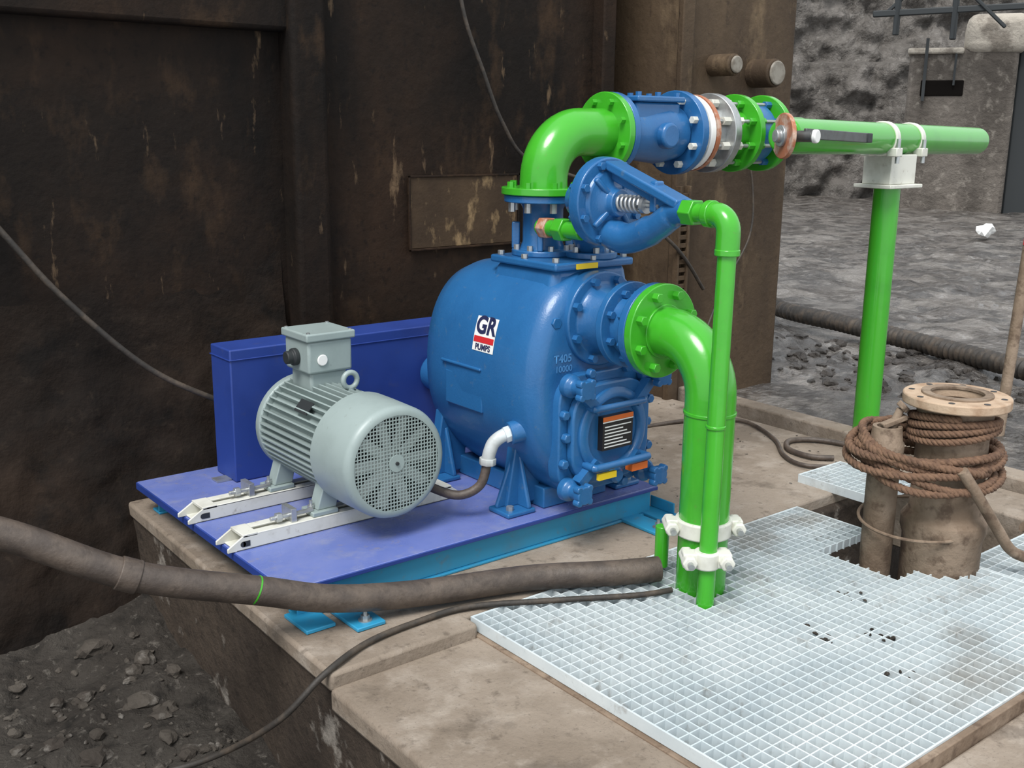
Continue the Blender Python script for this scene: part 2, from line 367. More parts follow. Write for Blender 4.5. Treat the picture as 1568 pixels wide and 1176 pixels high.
for fy in(3.19,3.52):
    for sx_ in(-1,1):
        q.bb(*(sorted((mx+sx_*.09,mx+sx_*.19))),fy-.045,fy+.045,.1725,.19)
        q.prism([(mx+sx_*.165,.19),(mx+sx_*.13,.30),(mx+sx_*.07,.28),(mx+sx_*.09,.19)],'y',fy-.03,fy+.03)
q.done()
q=M('foot_bolts',steel,g)
for fy in(3.19,3.52):
    for sx_ in(-1,1): q.cyl((mx+sx_*.175,fy,.19),(mx+sx_*.175,fy,.205),.013,n=6).cyl((mx+sx_*.175,fy,.2),(mx+sx_*.175,fy,.222),.006,n=10)
q.done()
q=M('terminal_box',motorm,g,bevel=.01,seg=3)
q.bb(mx-.075,mx+.105,3.36,3.54,.625,.745).done()
M('terminal_box_lid',motorm,g,bevel=.006,seg=3).bb(mx-.085,mx+.115,3.35,3.55,.745,.775).done()
M('terminal_box_neck',motorm,g,bevel=.01).bb(mx-.06,mx+.09,3.375,3.525,.55,.63).done()
q=M('lid_screws',steel,g)
for a_ in(-.07,.1):
    for b_ in(3.365,3.535): q.cyl((mx+a_,b_,.774),(mx+a_,b_,.779),.007,n=10)
q.done()
q=M('gland_plugs',dkgrey,g,bevel=.004)
q.lathe((mx-.075,3.45,.68),(-1,0,0),[(0,.032),(.02,.032),(.02,.024),(.045,.024)],20); q.done()
q=M('blank_plugs',labw,g,bevel=.003); q.lathe((mx-.02,3.36,.675),(0,-1,0),[(0,.021),(.006,.021)],20); q.done()
M('lifting_eye',motorm,g).tube([V(mx+.03,3.25,.615)+V(math.cos(t)*.028,0,math.sin(t)*.028) for t in lin(0,2*PI,24)],.010,10).cyl((mx+.03,3.25,.55),(mx+.03,3.25,.59),.014).done()
M('rating_plate',dkgrey,g).box((mx-.130,3.30,.53),(.004,.09,.05),Matrix.Rotation(math.radians(42),3,'Y')).done()
q=M('end_bell_bolts',steel,g); q.hexring((mx,3.105,mz),y,.190,6,0,.02,.007); q.done()
# rails
g=grp('motor_slide_rails')
q=M('rails',white,g,bevel=.002)
for ry in(3.19,3.52):
    for dy in(-.05,.042): q.prism([(1.33,.121),(2.28,.121),(2.28,.135),(2.23,.171),(1.39,.171),(1.33,.135)],'y',ry+dy,ry+dy+.008)
    q.bb(1.40,2.22,ry-.05,ry-.013,.165,.172).bb(1.40,2.22,ry+.013,ry+.05,.165,.172).bb(1.36,2.25,ry-.05,ry+.05,.121,.126)
    q.bb(1.385,1.44,ry-.05,ry+.05,.163,.174).bb(2.18,2.235,ry-.05,ry+.05,.163,.174)
q.done()
q=M('rail_slots',dkgrey,g,bevel=.002)
for ry in(3.19,3.52):
    for x in(1.375,2.2): q.cyl((x+.01,ry-.0505,.142),(x+.01,ry-.0515,.142),.010,n=14).bb(x+.01,x+.035,ry-.0515,ry-.0505,.132,.152)
q.done()
q=M('adjusting_screws',steel,g,bevel=.001)
for ry in(3.19,3.52):
    q.cyl((1.50,ry-.02,.195),(1.66,ry-.02,.195),.008,n=12).cyl((1.52,ry-.02,.195),(1.54,ry-.02,.195),.017,n=6).bb(1.57,1.59,ry-.04,ry+.035,.172,.22)
q.done()
# ---------------------------------------------------------------- pump
g=grp('centrifugal_pump')
cx,cz,ca,cb,ce=2.6,.585,.31,.43,2.35
def casing_ring(s,n=72):
    out=[]
    for k in range(n):
        t=2*PI*k/n;c_,sn=math.cos(t),math.sin(t)
        x=ca*s*math.copysign(abs(c_)**(2/ce),c_);z=cb*s*math.copysign(abs(sn)**(2/ce),sn)
        if z<0: x*=1-.28*(abs(z)/cb)**2
        out.append((cx+x,cz+z))
    return out
q=M('volute_casing',blue,g,smooth=60)
rings=[]
for yy,s in((2.735,.70),(2.738,.82),(2.748,.89),(2.77,.945),(2.80,.975),(2.85,.995),(2.95,1.0),(3.15,1.0),(3.27,.985),(3.36,.95),(3.43,.89),(3.48,.78),(3.50,.62)):
    rings.append([q.bm.verts.new(V(x,yy,z)) for x,z in casing_ring(s)])
for Aa,Bb in zip(rings,rings[1:]):
    n=len(Aa)
    for k in range(n): q.bm.faces.new((Aa[k],Aa[(k+1)%n],Bb[(k+1)%n],Bb[k]))
q.bm.faces.new(rings[0]);q.bm.faces.new(rings[-1]); q.done()
def sx(z): 
    w=1-min(.999,abs((z-cz)/cb))**ce
    r=ca*w**(1/ce)
    if z<cz: r*=1-.28*((cz-z)/cb)**2
    return cx-r
M('bearing_housing',blue,g,bevel=.01).lathe((cx,3.48,.45),y,[(0,.17),(.08,.16),(.1,.1),(.3,.08),(.32,.05)],36).done()
# neck
q=M('discharge_neck',blue,g,bevel=.03,seg=5)
q.frustum((2.40,2.82,2.79,3.18),.86,(2.445,2.785,2.80,3.14),1.02); q.done()
q=M('neck_pad',blue,g,bevel=.008,seg=3); q.bb(2.425,2.805,2.78,3.155,1.012,1.04); q.done()
q=M('neck_pad_bolts',steel,g,bevel=.001)
for x_,y_ in((2.45,2.81),(2.62,2.80),(2.78,2.81),(2.78,2.97),(2.45,3.12),(2.44,2.97)): q.cyl((x_,y_,1.04),(x_,y_,1.056),.013,n=6)
q.done()
# casing ridges & pads
q=M('casing_ridges',blue,g,bevel=.005,seg=3)
q.bar((sx(.635)-.002,3.03,.635),(sx(.635)-.002,3.28,.635),.012,.012)
q.bb(sx(.5)-.004,sx(.5)+.06,3.03,3.26,.47,.60)
q.done()
# legs
q=M('casing_legs',blue,g,bevel=.006,seg=3)
for s_,x0 in((-1,2.33),(1,2.87)):
    for yy in(2.89,3.36):
        q.bb(x0-.065,x0+.065,yy-.06,yy+.06,.121,.139)
        xi=x0-s_*.13
        q.frustum((min(x0+s_*.02,xi),max(x0+s_*.02,xi),yy+.005,yy+.05),.137,(min(x0-s_*.02,xi-s_*.02),max(x0-s_*.02,xi-s_*.02),yy+.0,yy+.05),.40)
        q.prism([(x0+s_*.055,.137),(x0+s_*.055,.15),(x0-s_*.03,.37),(x0-s_*.13,.40),(x0-s_*.13,.137)],'y',yy+.02,yy+.036)
        q.prism([(yy-.055,.137),(yy-.055,.15),(yy-.0,.33),(yy+.04,.33),(yy+.04,.137)],'x',x0-s_*.04-.009,x0-s_*.04+.009)
q.bb(2.44,2.76,2.84,3.38,.121,.2)
q.done()
q=M('leg_bolts',steel,g)
for x0 in(2.30,2.90): q.cyl((x0,2.865,.139),(x0,2.865,.155),.014,n=6)
q.done()
# suction nozzle
sz=.84
nx=(0,-1,0)
M('suction_boss',blue,g,bevel=.006,seg=3).lathe((2.6,2.80,sz),nx,[(0,.165),(.055,.17),(.085,.17),(.085,.13),(.11,.115),(.29,.105),(.31,.12)],48).done()
M('suction_boss_bolts',blue,g).hexring((2.6,2.8,sz),nx,.148,8,.08,.108,.015).done()
flange(g,'suction_inner_flange',blue,(2.6,2.60,sz),nx,.15,.028,8,blue,.014,.02)
flange(g,'suction_flange',blue,(2.6,2.485,sz),nx,.158,.03,8,blue,.014,.03,True)
q=M('casing_cored_plugs',blue,g,bevel=.003)
q.cyl((2.40,2.76,.84),(2.40,2.735,.84),.022,n=6).cyl((2.80,2.76,.72),(2.80,2.73,.72),.022,n=6)
q.done()
# cover plate
def rrect(x0,x1,z0,z1,r,n=6):
    out=[]
    for (ax_,az,a0) in((x1-r,z1-r,0),(x0+r,z1-r,PI/2),(x0+r,z0+r,PI),(x1-r,z0+r,3*PI/2)):
        for i in range(n+1):
            t=a0+PI/2*i/n; out.append((ax_+r*math.cos(t),az+r*math.sin(t)))
    return out
M('cover_seat',blue,g,bevel=.006,seg=3).prism(rrect(2.385,2.835,.215,.655,.10),'y',2.70,2.76).done()
M('cover_plate',blue,g,bevel=.008,seg=3).prism(rrect(2.42,2.80,.25,.62,.12),'y',2.665,2.70).done()
q=M('cover_ring',blue,g,bevel=.006,seg=3); q.lathe((2.61,2.668,.435),nx,[(0,.165),(.012,.165),(.02,.15),(.02,.13),(.006,.12),(0,.12)],48,closed=True); q.done()
q=M('cover_knobs',blue,g,bevel=.006,seg=3)
for x,z in((2.42,.625),(2.80,.625),(2.42,.245),(2.80,.245)):
    q.lathe((x,2.70,z),nx,[(0,.042),(.03,.042),(.045,.028),(.07,.026),(.085,.034),(.11,.034)],24)
    for k in range(4):
        t=PI/4+k*PI/2; q.lathe((x+.034*math.cos(t),2.62,z+.034*math.sin(t)),nx,[(0,.014),(.03,.014)],10)
for x,z in((2.41,.435),(2.81,.435),(2.52,.655),(2.70,.655),(2.52,.22),(2.70,.22),(2.40,.52),(2.40,.34),(2.82,.52),(2.82,.34)):
    q.lathe((x,2.70,z),nx,[(0,.020),(.025,.018)],6)
q.done()
q=M('cover_handles',blue,g,bevel=.004,seg=3)
def handle(p0,p1,out=.06,r=.012):
    p0=V(*p0);p1=V(*p1); o_=V(0,-out,0); d=(p1-p0).normalized()*.02
    q.tube(catmull([p0,p0+o_*.8,p0+o_+d,p1+o_-d,p1+o_*.8,p1],6),r,12)
handle((2.49,2.67,.54),(2.73,2.67,.54),.045)
handle((2.48,2.67,.33),(2.74,2.67,.33),.065,.014)
for zz_,z2 in((.60,.53),(.27,.34)):
    q.bar((2.44,2.655,zz_),(2.52,2.65,z2),.035,.04,(0,1,0)).bar((2.78,2.655,zz_),(2.70,2.65,z2),.035,.04,(0,1,0))
q.lathe((2.61,2.67,.275),nx,[(0,.03),(.04,.03),(.05,.02)],20)
q.done()
q=M('warning_label',labk,g); q.bb(2.54,2.69,2.640,2.668,.375,.50).done()
M('warning_label_head',orange,g).bb(2.54,2.69,2.6385,2.640,.483,.50).done()
q=M('warning_label_lines',labw,g)
for i in range(7): q.bb(2.55,2.68-.02*(i%3),2.6385,2.640,.385+i*.0125,.389+i*.0125)
q.bb(2.54,2.69,2.638,2.640,.478,.482)
q.done()
M('warning_label_foot',orange,g).bb(2.66,2.74,2.605,2.640,.285,.312).done()
M('yellow_tag',yellow,g).bb(2.49,2.575,2.598,2.612,.285,.308).done()
M('yellow_tag_neck',yellow,g).bb(2.52,2.62,2.774,2.780,1.015,1.034).done()
# logo label
def onside(u,v,e,yc=3.03,zc=.765): 
    z=zc+v; return V(sx(z)-e,yc-u,z)
bm=bmesh.new(); G=[[bm.verts.new(onside(u,v,.0015)) for v in lin(-.062,.062,10)] for u in lin(-.062,.062,6)]
for i in range(6):
    for j in range(10): bm.faces.new((G[i][j],G[i+1][j],G[i+1][j+1],G[i][j+1]))
me=bpy.data.meshes.new('logo_plate');bm.to_mesh(me);bm.free();me.materials.append(labw)
ob=bpy.data.objects.new('logo_plate',me);sc.collection.objects.link(ob);ob.parent=g
text_mesh('GR',.085,lambda u,v:onside(u,v+.030,.003),'logo_letters',navy,g,.003)
text_mesh('PUMPS',.030,lambda u,v:onside(u,v-.047,.003),'logo_word',navy,g,.001)
bm=bmesh.new(); G=[[bm.verts.new(onside(u,v,.0028)) for v in lin(-.030,-.008,3)] for u in lin(-.058,.058,6)]
for i in range(6):
    for j in range(3): bm.faces.new((G[i][j],G[i+1][j],G[i+1][j+1],G[i][j+1]))
me=bpy.data.meshes.new('logo_band');bm.to_mesh(me);bm.free();me.materials.append(redm)
ob=bpy.data.objects.new('logo_band',me);sc.collection.objects.link(ob);ob.parent=g
blue2=mat('cast_blue_light',srgb(80,142,198),rough=.4)
text_mesh('T405',.040,lambda u,v:V(2.425+u,2.7325,.712+v) ,'cast_number',blue2,g,.001)
text_mesh('10000',.032,lambda u,v:V(2.43+u,2.7325,.675+v) ,'cast_number_small',blue2,g,.0006)

# discharge spool
dx,dy=2.575,3.03
q=M('discharge_spool',blue,g,bevel=.004,seg=2)
q.lathe((dx,dy,1.04),(0,0,1),[(0,.115),(.022,.115),(.022,.085),(.05,.075),(.17,.075),(.2,.09),(.205,.13)],40)
for k in range(4):
    t=PI/4+k*PI/2; q.bar((dx+.1*math.cos(t),dy+.1*math.sin(t),1.062),(dx+.1*math.cos(t),dy+.1*math.sin(t),1.16),.02,.03,(math.cos(t),math.sin(t),0))
q.done()
M('spool_bolts',steel,g).hexring((dx,dy,1.04),(0,0,1),.1,8,.02,.04,.011).done()
flange(g,'spool_flange',blue,(dx,dy,1.235),(0,0,1),.145,.025)
M('flange_bolts',steel,g).hexring((dx,dy,1.235),(0,0,1),.12,8,-.035,.0,.013).done()

# ---------------------------------------------------------------- discharge pipework
g=grp('discharge_pipe_elbow')
M('lower_flange',green,g,bevel=.003).lathe((dx,dy,1.262),(0,0,1),[(0,.155),(.026,.155)],48).done()
M('lower_flange_nuts',green,g).hexring((dx,dy,1.262),(0,0,1),.125,8,.026,.046,.013).done()
zz=1.485
r=.17
pts=[V(dx,dy,1.28)]+arc((dx+r,dy,zz-r),r,PI,PI/2,(1,0,0),(0,0,1))+[V(2.88,dy,zz)]
M('elbow',green,g,smooth=60).tube(pts,.088,32).done()
X=(1,0,0)
M('outlet_flange',green,g,bevel=.003).lathe((2.865,dy,zz),X,[(0,.150),(.028,.150)],48).done()
M('outlet_flange_nuts',green,g).hexring((2.865,dy,zz),X,.12,8,-.02,.0,.013).done()
g=grp('check_valve')
flange(g,'inlet_flange',blue,(2.895,dy,zz),X,.150,.028,8,blue,.013,.02)
q=M('valve_body',blue,g,bevel=.012,seg=3)
q.lathe((2.92,dy,zz),X,[(0,.10),(.1,.105),(.22,.12),(.33,.105)],36)
q.bb(2.96,3.20,dy-.085,dy+.085,zz-.02,zz+.115)
q.lathe((3.1,dy-.05,zz-.01),(0,-1,0),[(0,.05),(.09,.05)],24)
q.done()
M('valve_lid',blue,g,bevel=.006,seg=2).bb(2.95,3.21,dy-.10,dy+.10,zz+.115,zz+.137).done()
q=M('lid_bolts',blue,g)
for a_ in(2.975,3.08,3.185):
    for b_ in(-.075,.075): q.cyl((a_,dy+b_,zz+.137),(a_,dy+b_,zz+.152),.012,n=6)
q.done()
flange(g,'outlet_flange',blue,(3.25,dy,zz),X,.165,.035,8,white,.015,.025,True)
g=grp('butterfly_valve')
M('seal_ring',labw,g,bevel=.003).lathe((3.315,dy,zz),X,[(0,.15),(.03,.15)],48).done()
M('gasket',copper,g).lathe((3.35,dy,zz),X,[(0,.152),(.02,.152)],48).done()
M('gasket_core',steel,g).lathe((3.37,dy,zz),X,[(0,.11),(.09,.11)],40).done()
flange(g,'steel_flange',steel,(3.45,dy,zz),X,.16,.04,8,white,.018,.04,True)
M('core_pipe',green,g).lathe((3.49,dy,zz),X,[(0,.10),(.3,.10)],40).done()
flange(g,'green_flange',green,(3.61,dy,zz),X,.16,.03,8,green,.016,.035,True)
M('blue_wafer',blue,g,bevel=.005).lathe((3.68,dy,zz),X,[(0,.125),(.08,.125)],40).done()
flange(g,'end_flange',green,(3.79,dy,zz),X,.16,.03,8,blue,.016,.035,True)
M('through_bolts',steel,g).hexring((3.45,dy,zz),X,.128,8,-.12,.34,.008,n=8).done()
M('outlet_stub',green,g).lathe((3.82,dy,zz),X,[(0,.072),(.25,.072)],32).done()

# horizontal pipe + post
g=grp('discharge_header_pipe')
P0=V(3.52,2.69,1.478);P1=V(5.74,3.09,1.453);d=(P1-P0).normalized()
M('pipe',green,g,bevel=.012,seg=4).tube([P0,P1],.071,36).done()
dn=V(.90,-.43,0).normalized(); dc=P0-d*.035+V(.01,-.015,0)
M('end_disc',copper,g,bevel=.003).lathe(dc,dn,[(-.009,.088),(.009,.088)],40).done()
M('end_disc_hub',steel,g,bevel=.003).lathe(dc,-dn,[(0,.042),(.02,.042),(.02,.025),(.04,.025)],30).done()
q=M('lever_handle',leverm,g,bevel=.003)
side=V(d.y,-d.x,0)
q.bar(P0-d*.02+side*.10+V(0,0,.01),P0+d*.60+side*.085+V(0,0,.0),.014,.04)
q.cyl(P0-d*.01+side*.04,P0-d*.01+side*.13,.022,n=18)
q.done()
M('lever_knob',labw,g,bevel=.004).lathe(P0-d*.0+side*.125,side,[(0,.026),(.02,.026)],20).done()
M('lever_tip',dkgrey,g,bevel=.004).bar(P0+d*.58+side*.087,P0+d*.64+side*.083,.02,.04).done()
q=M('pipe_clamps',white,g,bevel=.004)
for k in(.97,1.28):
    c_=P0+d*k
    q.lathe(c_,d,[(-.022,.079),(.022,.079)],32)
    q.box(c_+V(0,-.07,-.06),(.05,.05,.04)); q.box(c_+V(0,.07,-.06),(.05,.05,.04))
q.done()
M('clamp_bolts',steel,g).cyl(P0+d*.97+V(0,-.085,-.11),P0+d*.97+V(0,-.085,0),.01).cyl(P0+d*1.28+V(0,-.085,-.11),P0+d*1.28+V(0,-.085,0),.01).done()
g=grp('pipe_support_post')
px_,py_=4.61,2.90
M('post',green,g).cyl((px_,py_,-.03),(px_,py_,1.24),.062,n=36).done()
M('base_plate',green,g).bb(px_-.09,px_+.09,py_-.09,py_+.09,-.04,-.01).done()
M('top_plate',white,g,bevel=.004).bb(px_-.13,px_+.14,py_-.1,py_+.1,1.24,1.258).done()
q=M('saddle_bracket',white,g,bevel=.004)
q.bb(px_-.10,px_+.11,py_-.075,py_+.075,1.258,1.395).done()

# ---------------------------------------------------------------- suction pipe
g=grp('suction_pipe')
M('inlet_flange',green,g,bevel=.003).lathe((2.6,2.452,sz),nx,[(0,.160),(.03,.160)],48).done()
M('inlet_flange_nuts',green,g,bevel=.002).hexring((2.6,2.452,sz),nx,.128,8,.028,.055,.017).done()
pts=[V(2.6,2.43,sz),V(2.6,2.39,sz)]+arc((2.6,2.39,sz-.185),.185,PI/2,PI,(0,1,0),(0,0,1))[1:]+[V(2.6,2.205,-.55)]
M('suction_elbow_pipe',green,g,smooth=60).tube(pts,.083,36).done()
M('weld_bands',green,g,bevel=.002).cyl((2.6,2.205,.60),(2.6,2.205,.612),.0865).cyl((2.6,2.425,sz),(2.6,2.415,sz),.092).done()
q=M('pipe_clamps',white,g,bevel=.006,seg=3)
def clamp(x,yy,z,r,w):
    q.lathe((x,yy,z),(0,0,1),[(-.028,r+.012),(.028,r+.012)],32)
    dd=V(.78,-.62,0)
    for s_ in(-1,1):
        R_=Matrix.Rotation(math.atan2(dd.y,dd.x),3,'Z')
        q.box(V(x,yy,z)+dd*s_*(r+w*.42),(w*.8,.05,.05),R_)
        q.cyl(V(x,yy,z)+dd*s_*(r+w*.5)+V(.62,.78,0)*-.05,V(x,yy,z)+dd*s_*(r+w*.5)+V(.62,.78,0)*.05,.026,n=6)
clamp(2.6,2.205,.215,.083,.055)
clamp(2.5,2.10,.155,.030,.06)
q.done()
q=M('clamp_bolts',steel,g)
for (x_,y_,z_,w_) in((2.6,2.205,.215,.11),(2.5,2.10,.155,.06)):
    for s_ in(-1,1): q.cyl(V(x_,y_,z_)+V(.78,-.62,0)*s_*w_+V(.62,.78,0)*-.075,V(x_,y_,z_)+V(.78,-.62,0)*s_*w_+V(.62,.78,0)*.06,.010,n=12)
q.done()
g=grp('relief_drain_pipe')
lx=2.515
pts=[V(lx,2.235,1.25),V(lx,2.15,1.25)]+arc((lx,2.15,1.20),.05,PI/2,PI,(0,1,0),(0,0,1),8)[1:]+[V(2.5,2.10,-.5)]
M('pipe',green,g,smooth=60).tube(pts,.029,24).done()
M('couplings',green,g,bevel=.003).cyl((lx,2.10,1.13),(lx,2.10,1.15),.039).cyl((2.508,2.10,.59),(2.508,2.10,.602),.032).cyl((lx,2.185,1.25),(lx,2.160,1.25),.042).done()
M('elbow_body',green,g,smooth=60).tube([V(lx,2.175,1.25)]+arc((lx,2.15,1.20),.05,PI/2,PI,(0,1,0),(0,0,1),8)+[V(lx,2.10,1.14)],.037,24).done()
M('hex_union',green,g,bevel=.003).cyl((lx,2.275,1.25),(lx,2.225,1.25),.043,n=6).done()

# ---------------------------------------------------------------- relief valve
g=grp('air_release_valve')
rx,ry,rz=2.535,2.66,1.258
M('diaphragm_flange',blue,g,bevel=.004).lathe((rx,ry+.02,rz),nx,[(0,.15),(.022,.15),(.026,.15),(.045,.147)],48).done()
M('diaphragm_cover',blue,g,bevel=.004,seg=3).lathe((rx,ry-.02,rz),nx,[(0,.115),(.015,.105),(.02,.07),(.035,.05),(.06,.045)],40).done()
M('rear_dome',blue,g,bevel=.004,seg=3).lathe((rx,ry+.02,rz),y,[(0,.12),(.03,.11),(.08,.07),(.12,.06)],40).done()
M('rim_bolts',blue,g,bevel=.001).hexring((rx,ry+.02,rz),nx,.130,8,-.015,.062,.014).done()
q=M('yoke_body',blue,g,bevel=.008,seg=3)
q.bar((rx,ry-.03,rz+.125),(rx-.01,2.29,rz+.012),.075,.03)
q.bar((rx,ry-.03,rz+.10),(rx-.01,2.32,rz+.0),.014,.05)
q.tube(catmull([(rx,ry-.02,rz-.10),(rx,ry-.12,rz-.115),(rx,ry-.24,rz-.07),(rx,2.34,rz-.02),(lx,2.26,1.25)],6),[.052]*6+[.050]*6+[.045]*6+[.040]*7,20)
q.bar((rx,2.42,rz-.02),(rx,2.42,rz+.08),.04,.03,(0,1,0))
for k in range(4):
    t=PI/4+k*PI/2; q.bar((rx+.04*math.cos(t),ry-.045,rz+.04*math.sin(t)),(rx+.11*math.cos(t),ry-.03,rz+.11*math.sin(t)),.02,.03,(0,1,0))
q.done()
q=M('spring',steel,g)
q.tube([V(rx+.025*math.cos(t),ry-.075-.105*t/(2*PI*5.5),rz+.025*math.sin(t)) for t in lin(0,2*PI*5.5,110)],.0055,8)
q.cyl((rx,ry-.07,rz),(rx,2.38,rz),.009,n=16).cyl((rx,ry-.185,rz),(rx,ry-.20,rz),.028,n=20).cyl((rx,2.41,rz),(rx,2.395,rz),.018,n=6); q.done()
q=M('base_connection',blue,g,bevel=.008,seg=3)
q.tube(catmull([(rx,2.70,rz-.06),(rx+.04,2.80,rz-.10),(rx+.12,2.86,1.10),(rx+.14,2.87,1.045)],6),.055,20)
q.lathe((rx+.14,2.87,1.0405),(0,0,1),[(0,.095),(.022,.095)],30); q.done()
M('base_bolts',steel,g).hexring((rx+.14,2.87,1.04),(0,0,1),.078,6,.02,.042,.012).done()
M('green_nipple',green,g,bevel=.004).cyl((2.51,2.97,1.15),(2.51,2.74,1.15),.03,n=20).cyl((2.51,2.87,1.15),(2.51,2.82,1.15),.044,n=6).done()
M('bronze_union',copper,g,bevel=.003).cyl((2.51,2.955,1.15),(2.51,2.91,1.15),.040,n=6).done()

# ---------------------------------------------------------------- hoses / cables
def tubeobj(name,pts,r,m,k=10,n=14,part='run'):
    gg=grp(name); M(part,m,gg,smooth=60).tube(catmull(pts,k),r,n).done(); return gg
gg=tubeobj('suction_hose',[(-.25,3.05,.80),(.2,3.0,.62),(.60,2.9,.445),(.90,2.8,.28),(1.24,2.70,.175),(1.45,2.665,.105),(1.73,2.62,.060),(2.1,2.52,.048),(2.35,2.38,.048),(2.50,2.305,.050)],.043,hosem,12,24,'hose')
M('joint_band',hosem,gg,bevel=.003).cyl((.87,2.81,.293),(.92,2.795,.270),.048).done()
M('green_mark',green,gg).cyl((1.222,2.704,.182),(1.226,2.703,.180),.0438,n=24).done()
M('hose_nozzle',green,gg,bevel=.003).cyl((2.575,2.365,.02),(2.575,2.365,.17),.024).done()
tubeobj('power_cable',[(.5,2.9,-.33),(.9,2.85,-.38),(1.08,2.73,-.32),(1.18,2.50,-.13),(1.295,2.44,.0),(1.475,2.51,.012),(1.67,2.535,.012),(1.86,2.52,.014),(2.1,2.40,.012),(2.35,2.26,.012),(2.47,2.215,.014)],.0095,rubber)
tubeobj('wall_cable',[(.5,4.24,1.8),(.98,4.22,1.123),(1.187,4.19,.841),(1.467,4.15,.549),(1.748,4.09,.376),(2.1,4.03,.2)],.012,rubber)
tubeobj('hanging_cable',[(3.0,4.22,2.6),(3.066,4.22,2.07),(3.2,4.22,1.75),(3.32,4.22,1.515),(3.49,4.22,1.34),(3.9,4.15,1.2),(4.3,3.98,.9),(4.6,4.0,.62)],.010,rubber)
tubeobj('column_cable',[(4.9,4.03,1.5),(5.0,4.02,1.2),(4.98,4.0,.9),(4.75,3.99,.6),(4.5,3.9,.3),(4.3,3.7,.03)],.006,rubber)
tubeobj('ground_cable',[(3.1,3.55,.35),(3.3,3.6,.12),(3.7,3.7,.014),(4.1,3.62,.014),(4.32,3.45,.014),(4.2,3.15,.014),(4.01,2.94,.014),(3.95,2.80,.014),(4.02,2.70,.014),(4.2,2.60,.02)],.010,hosem)
tubeobj('coiled_ground_hose',[(4.40,2.2,.02),(4.40,2.5,.02),(4.40,2.78,.016),(4.34,2.98,.016),(4.22,3.06,.016),(4.10,2.98,.016),(4.08,2.84,.016),(4.15,2.76,.016)],.013,hosem)
gg=grp('ribbed_hose')
pp=catmull([(7.9,6.3,.15),(7.45,5.85,.15),(7.03,5.31,.10),(6.85,4.6,.10),(6.7,3.9,.09),(6.5,3.2,.09),(6.3,2.5,.09),(6.1,1.6,.09)],60)
M('hose',rubber,gg,smooth=60).tube(pp,[.062+.007*math.sin(i*1.6) for i in range(len(pp))],20).done()
gg=grp('motor_conduit')
M('flex_conduit',hosem,gg,smooth=60).tube(catmull([(2.0,3.16,.27),(2.05,3.03,.24),(2.12,2.94,.215),(2.19,2.90,.25),(2.215,2.89,.34)],10),.017,14).done()
M('conduit_elbow',galv,gg,smooth=60,bevel=.002).tube(catmull([(2.215,2.89,.335),(2.22,2.885,.37),(2.235,2.88,.405),(2.265,2.865,.43),(2.30,2.85,.438)],6),.024,18).cyl((2.215,2.89,.325),(2.216,2.889,.35),.031,n=8).cyl((2.27,2.862,.43),(2.30,2.85,.44),.031,n=8).done()
M('casing_boss',blue,gg,bevel=.004).cyl((2.285,2.855,.436),(2.36,2.83,.45),.042).done()

# ---------------------------------------------------------------- grating
def grating(name,x0,x1,y0,y1,hole=None,pitch=.041,zt=0,h=.032):
    gg=grp(name); q=M('bars',galv,gg,smooth=0)
    def seg_y(x,a,b): q.bb(x-.0022,x+.0022,a,b,zt-h,zt)
    def seg_x(yv,a,b): q.bb(a,b,yv-.0020,yv+.0020,zt-h,zt-.001)
    nx_=int(round((x1-x0)/pitch))
    for i in range(nx_+1):
        x=x0+(x1-x0)*i/nx_
        segs=[(y0,y1)]
        if hole:
            hx0,hx1,hy0,hy1=hole
            if hx0<=x<=hx1: segs=[(y0,hy0),(hy1,y1)]
        for a,b in segs:
            if b-a>.01: seg_y(x,a,b)
    ny_=int(round((y1-y0)/pitch))
    for j in range(ny_+1):
        yv=y0+(y1-y0)*j/ny_; segs=[(x0,x1)]
        if hole and hole[2]<=yv<=hole[3]: segs=[(x0,hole[0]),(hole[1],x1)]
        for a,b in segs:
            if b-a>.01: seg_x(yv,a,b)
    q.done()
    f=M('frame',galv,gg,bevel=.001,smooth=0); t=.005
    f.bb(x0-t,x0,y0-t,y1+t,zt-h-.006,zt+.001).bb(x0,x1,y0-t,y0,zt-h-.006,zt+.001).bb(x0,x1,y1,y1+t,zt-h-.006,zt+.001)
    if hole: f.bb(x1,x1+t,y0-t,hole[2],zt-h-.006,zt+.001).bb(x1,x1+t,hole[3],y1+t,zt-h-.006,zt+.001)
    else: f.bb(x1,x1+t,y0-t,y1+t,zt-h-.006,zt+.001)
    f.done(); return gg
grating('floor_grating',1.845,3.50,1.195,2.48,hole=(3.19,3.6,1.83,2.14))
grating('floor_grating',3.515,4.11,1.195,1.76)
grating('floor_grating',3.77,4.07,2.31,2.67,zt=.036)
gg=grp('grating_support_frame')
M('angle_rail',rust,gg,bevel=.003).bb(1.825,1.85,1.17,2.49,-.06,-.04).bb(1.83,4.12,1.17,1.19,-.06,-.005).done()
L=[]
for cxx,cyy in((2.62,1.75),(2.78,1.62),(2.95,1.85),(2.6,1.45)):
    for i in range(8): L.append((random.gauss(cxx,.02),random.gauss(cyy,.03),-.008,random.uniform(.004,.009)))
rocks('grating_debris',pitm,L)

